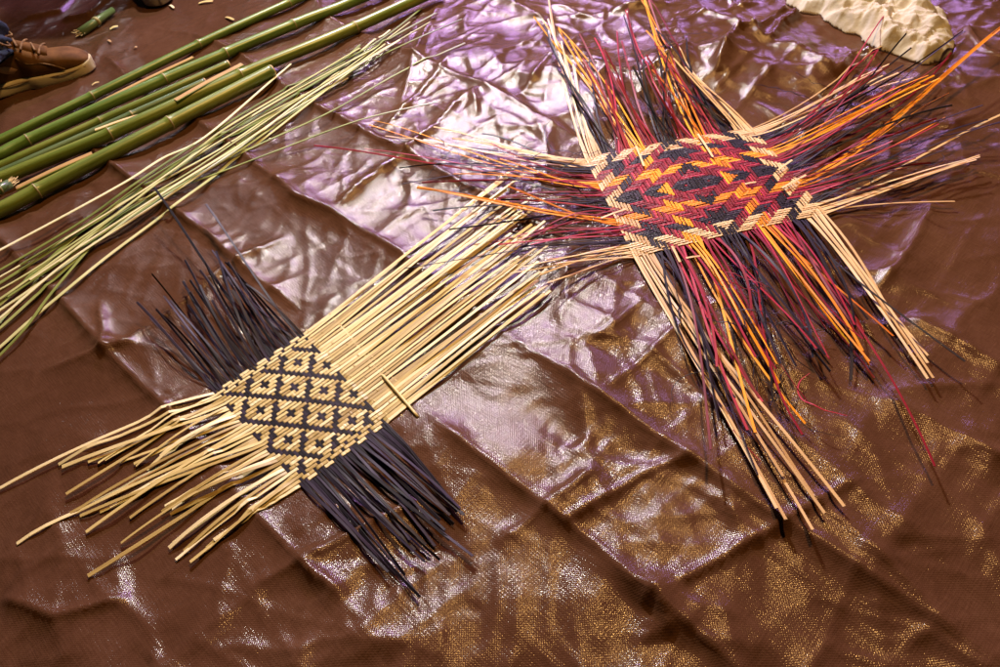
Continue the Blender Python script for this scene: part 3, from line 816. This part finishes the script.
# ------------------------------------------------------------------ crumpled cloth
def make_cloth():
    poly = [(787, 4), (798, 14), (818, 16), (834, 28), (858, 37), (878, 50), (898, 57), (922, 66), (944, 62), (957, 50), (954, 36), (944, 16), (925, 4), (903, -8), (860, -22), (800, -20), (782, -8)]
    pw = [G(*p) for p in poly]; xs = np.array([p.x for p in pw]); ys = np.array([p.y for p in pw])
    n = 150
    gx = np.linspace(xs.min() - .01, xs.max() + .01, n); gy = np.linspace(ys.min() - .01, ys.max() + .01, n)
    X, Y = np.meshgrid(gx, gy, indexing='ij')
    inside = np.zeros(X.shape, bool); j = len(xs) - 1
    for i in range(len(xs)):
        c_ = ((ys[i] > Y) != (ys[j] > Y)) & (X < (xs[j] - xs[i]) * (Y - ys[i]) / (ys[j] - ys[i] + 1e-12) + xs[i]); inside ^= c_; j = i
    sd, _ = poly_dist(X, Y, [(a, b) for a, b in zip(xs, ys)] + [(xs[0], ys[0])])
    d = np.where(inside, np.abs(sd), -np.abs(sd)) + .012 * perlin(X * 22, Y * 22)
    wx = X + .03 * perlin(X * 9, Y * 9); wy = Y + .03 * perlin(X * 9 + 4, Y * 9)
    r1 = 1 - np.abs(perlin(wx * 8, wy * 8)) * 2.4; r2 = 1 - np.abs(perlin(wx * 18 + 3, wy * 18)) * 2.4; r3 = 1 - np.abs(perlin(wx * 40, wy * 40 + 5)) * 2.2
    env = np.clip(d / .045, 0, 1); env = env * (2 - env)
    tw_ = lambda t: np.abs((t % 1.0) * 2 - 1)
    cr_ = sum(tw_((wx * math.cos(q) + wy * math.sin(q)) / l_ + q * 3) * l_ * .13 for q, l_ in ((.3, .11), (1.2, .07), (2.2, .05), (2.9, .09), (.8, .035), (1.7, .022), (2.6, .028)))
    H = env * (.004 + .006 * np.clip(r1, -.2, 1) + .004 * r2 + .0015 * r3 + cr_ * .95 + sum(.0035 * np.exp(-tw_((wx * math.cos(q) + wy * math.sin(q)) / l_ + q) / .14) for q, l_ in ((.9, .06), (2.5, .045), (1.9, .08), (.1, .05), (1.4, .033), (2.1, .03)))) - .004 * env + .002
    keep = d > 0
    idx = -np.ones(X.shape, int); top = []; 
    t0 = np.vectorize(T)(X, Y)
    for i in range(n):
        for k in range(n):
            if keep[i, k]: idx[i, k] = len(top); top.append((X[i, k], Y[i, k], t0[i, k] + max(H[i, k], .002)))
    nt_ = len(top); verts = top + [(x, y, T(x, y) + .0006) for x, y, z in top]; faces = []; edges = {}
    for i in range(n - 1):
        for k in range(n - 1):
            q = (idx[i, k], idx[i + 1, k], idx[i + 1, k + 1], idx[i, k + 1])
            if min(q) < 0: continue
            faces.append(q); faces.append(tuple(v + nt_ for v in reversed(q)))
            for a, b in zip(q, q[1:] + q[:1]):
                if (b, a) in edges: del edges[(b, a)]
                else: edges[(a, b)] = 1
    for a, b in edges: faces.append((b, a, a + nt_, b + nt_))
    used = sorted({v for f in faces for v in f}); rm = {v: i for i, v in enumerate(used)}
    me = mesh('crumpled_cloth', [verts[v] for v in used], [tuple(rm[v] for v in f) for f in faces])
    o = link('crumpled_cloth', me, M['cloth'])
    tag(o, 'crumpled off white cloth lying on the tarpaulin behind the colourful basket weave', 'cloth')


make_cloth()


# ------------------------------------------------------------------ people: two shod feet at the upper left
def shoe(parent, L, mats, laces=True):
    """sneaker with its toe at +x, heel at x=0, in local space of parent"""
    upm, solm, lacem = mats
    def halfw(f):                                   # plan outline
        return .036 * (1 - .25 * math.exp(-((f - .42) / .16) ** 2)) * (min(1, (f / .07)) ** .5 if f < .07 else 1) * (1.18 if f > .5 else 1.0) * (1 - max(0, (f - .80) / .2) ** 2.6) ** .5 if f < 1 else .002
    nf = 44; seg = 28
    def loft(zf, name, m, inset=0.0, f0=0.0, f1=1.0):
        verts, faces = [], []
        for a in range(nf + 1):
            f = f0 + (f1 - f0) * (.5 - .5 * math.cos(math.pi * a / nf)); w = max(halfw(min(.999, max(.001, f))) - inset, .002); zb, zt, sq = zf(f)
            for b in range(seg):
                an = 2 * math.pi * b / seg; cx, sx = math.cos(an), math.sin(an)
                y = w * math.copysign(abs(cx) ** sq, cx); z = (zb + zt) / 2 + (zt - zb) / 2 * math.copysign(abs(sx) ** sq, sx)
                verts.append((f * L, y, z))
        for a in range(nf):
            for b in range(seg):
                o = a * seg; faces.append((o + b, o + seg + b, o + seg + (b + 1) % seg, o + (b + 1) % seg))
        faces.append(tuple(range(seg))); e = nf * seg; faces.append(tuple(range(e + seg - 1, e - 1, -1)))
        return link(name, mesh(name, verts, faces), m, parent)
    sole = loft(lambda f: (0.0 + .006 * max(0, f - .75) / .25, .033 + .004 * max(0, f - .8) / .2, .35), 'sole', solm)
    def zup(f):
        if f > .70: t = (f - .70) / .30; top = .074 - .016 * t - .022 * max(0, (t - .4) / .6) ** 2
        elif f > .40: t = (.70 - f) / .30; top = .074 + .056 * t
        else: top = .130
        return (.020, top, .72)
    up = loft(zup, 'upper', upm, .003, .012, .985)
    tongue = loft(lambda f: (.05, (.082 + .064 * (.72 - f) / .34), .8), 'tongue', upm, .020, .38, .72)
    for yy in (-1, 1):                      # side overlay seams
        pts = [Vector((f * L, yy * (halfw(f) - .0015) * (1 if z < .055 else .93), z)) for f, z in ((.80, .036), (.74, .050), (.66, .062), (.56, .068), (.50, .085))]
        tube_obj('seam', catmull(pts, 4), .0016, M['lace'], parent, 6)
    tube_obj('sole_line', catmull([Vector((f * L, -(halfw(f)) - .0004, .026)) for f in (.1, .3, .5, .7, .85, .95)], 4), .0009, M['lace'], parent, 6)
    if laces:
        for k in range(6):
            f = .43 + k * .052; z = .128 - (f - .42) * .19
            pts = [Vector((f * L, y, z + .010 - 9 * y * y)) + Vector((y * .25 * (1 if k % 2 else -1), 0, 0)) for y in (-.026, -.015, 0, .015, .026)]
            tube_obj('lace', catmull(pts, 4), .0027, lacem, parent, 8)
        for s in (-1, 1):
            pts = [Vector((.42 * L, 0, .142)), Vector((.40 * L, s * .024, .155)), Vector((.48 * L, s * .042, .130)), Vector((.52 * L, s * .03, .118)), Vector((.46 * L, s * .003, .132))]
            tube_obj('lace', catmull(pts, 6), .0026, lacem, parent, 8)
    return sole, up


def person(toe, heel, L, label, shoe_mats, trouser, lean, seed, legdir):
    a = G(*toe); b = G(*heel); d = Vector((a.x - b.x, a.y - b.y, 0)).normalized()
    base = Vector((a.x, a.y, 0)) - d * L; base.z = max(T(base.x, base.y), T(a.x, a.y)) - .001
    root = thing('person', label, 'person', base); root.rotation_euler = (0, 0, math.atan2(d.y, d.x))
    sn = bpy.data.objects.new('sneaker', None); COL.objects.link(sn); sn.parent = root
    shoe(sn, L, shoe_mats)
    # body: one continuous skinned leg (toes, foot, shin, knee, thigh)
    pts = [Vector((L * .78, 0, .040)), Vector((L * .5, 0, .055)), Vector((L * .30, 0, .075)), Vector((L * .27, 0, .125)), Vector((L * .27, 0, .125)) + lean * .24, Vector((L * .27, 0, .125)) + lean * .40, Vector((L * .27, 0, .125)) + lean * .40 + legdir * .40]
    pth = catmull(pts, 5); rr0 = [.018, .024, .028, .032, .045, .052, .070]
    rad = [rr0[min(6, k // 5)] * (1 - (k % 5) / 5) + rr0[min(6, k // 5 + 1)] * ((k % 5) / 5) for k in range(len(pth))]
    tube_obj('body', pth, rad, M['skin'], root, 16)
    rnd = random.Random(seed)
    k0 = 13; tp = pth[k0:]; verts = []
    fine = catmull(tp, 4); n = len(fine)
    rad2 = [(.066 + .030 * min(1, k / n * 1.4)) for k in range(n)]
    v, f, u = tube(fine, rad2, 36, True)
    vv = []
    for i, p in enumerate(v):
        k = i // 36; an = i % 36
        s = .0045 * math.sin(k * 1.3 + 2 * math.sin(an / 36 * 6.28 * 2 + seed)) * (1.5 if k < 14 else .8) + .004 * math.sin(an / 36 * 6.28 * 5 + k * .2)
        c_ = fine[k]; q = p - c_; vv.append(c_ + q * (1 + s / .06))
    link('trouser_leg', mesh('trouser_leg', vv, f, u), trouser, root)
    return root


person((97, 68), (-15, 100), .31, 'person in dark blue jeans and tan suede sneaker resting on the tarpaulin',
       (M['suede'], M['rubber'], M['lace']), M['denim'], Vector((-.05, .55, .80)).normalized(), 3, Vector((-.9, .3, .12)).normalized())
person((163, 8), (135, -45), .28, 'person in black shoe and black trousers, only the toe showing at the top edge',
       (M['black_leather'], M['grey_rubber'], M['lace_and_hollow_shade']), M['trouser'], Vector((-.3, .1, .95)).normalized(), 8, Vector((-.9, .1, .2)).normalized())

# ------------------------------------------------------------------ chips on the tarpaulin
CH = [((199, 3), (213, 1), 4, 'flat yellow bamboo chip beside the thin pole at the top of the photo', 'straw'),
      ((110, 29), (118, 26), 4, 'yellow bamboo chip between the offcut and the top pole', 'straw'),
      ((92, 85), (99, 82), 2.4, 'curled straw chip between the sneaker toe and the top pole', 'straw'),
      ((134, 48), (137, 47), 2.6, 'tiny pale chip right of the sneaker toe', 'beige'), ((108, 40), (111, 42), 2.2, 'tiny pale chip above the sneaker toe', 'beige'),
      ((170, 5), (174, 8), 2.6, 'small yellow chip beside the black shoe', 'straw'), ((226, 17), (234, 20), 3, 'small straw chip between the two uppermost poles', 'straw')]
for a, b, w, lab, m in CH:
    pa, pb = G(*a, h=.003), G(*b, h=.005); loc = pa.copy()
    o = ribbon_obj('bamboo_chip', catmull([pa, (pa + pb) / 2 + Vector((0, 0, .002)), pb], 4), pxw(*a, w), .0012, M[m], loc=loc, taper=.4)
    o.location = loc; tag(o, lab, 'bamboo chip', 'bamboo chips scattered on the tarpaulin')

# ------------------------------------------------------------------ light
w = bpy.data.worlds.new('World'); sc.world = w; w.use_nodes = True
w.node_tree.nodes['Background'].inputs[0].default_value = (.20, .16, .15, 1); w.node_tree.nodes['Background'].inputs[1].default_value = .05


def area(name, loc, target, size, power, color, sy=None, spread=180):
    l = bpy.data.lights.new(name, 'AREA'); l.energy = power; l.color = color; l.size = size; l.spread = R(spread)
    if sy: l.shape = 'RECTANGLE'; l.size_y = sy
    o = bpy.data.objects.new(name, l); COL.objects.link(o); o.location = loc
    o.rotation_euler = (Vector(target) - Vector(loc)).to_track_quat('-Z', 'Y').to_euler(); return o


area('key_lamp', (-.05, 3.5, 2.25), (.12, 1.4, 0), .14, 52, (1.0, .92, .80), spread=100)
area('purple_lamp', (.2, 5.2, 2.4), (.2, 1.6, 0), .5, 115, (.66, .36, 1.0), .4)
area('second_purple_lamp', (3.6, 6.6, 1.9), (.9, 1.9, 0), .6, 60, (.62, .34, 1.0), .4)
area('white_lamp', (-1.6, 4.8, 2.4), (0, 1.2, 0), .14, 14, (.9, .9, 1.0))
area('warm_lamp', (.6, 1.6, 2.5), (.4, .8, 0), .12, 62, (1.0, .52, .15))

sc.view_settings.view_transform = 'Standard'; sc.view_settings.look = 'None'; sc.view_settings.exposure = -.08; sc.view_settings.gamma = 1
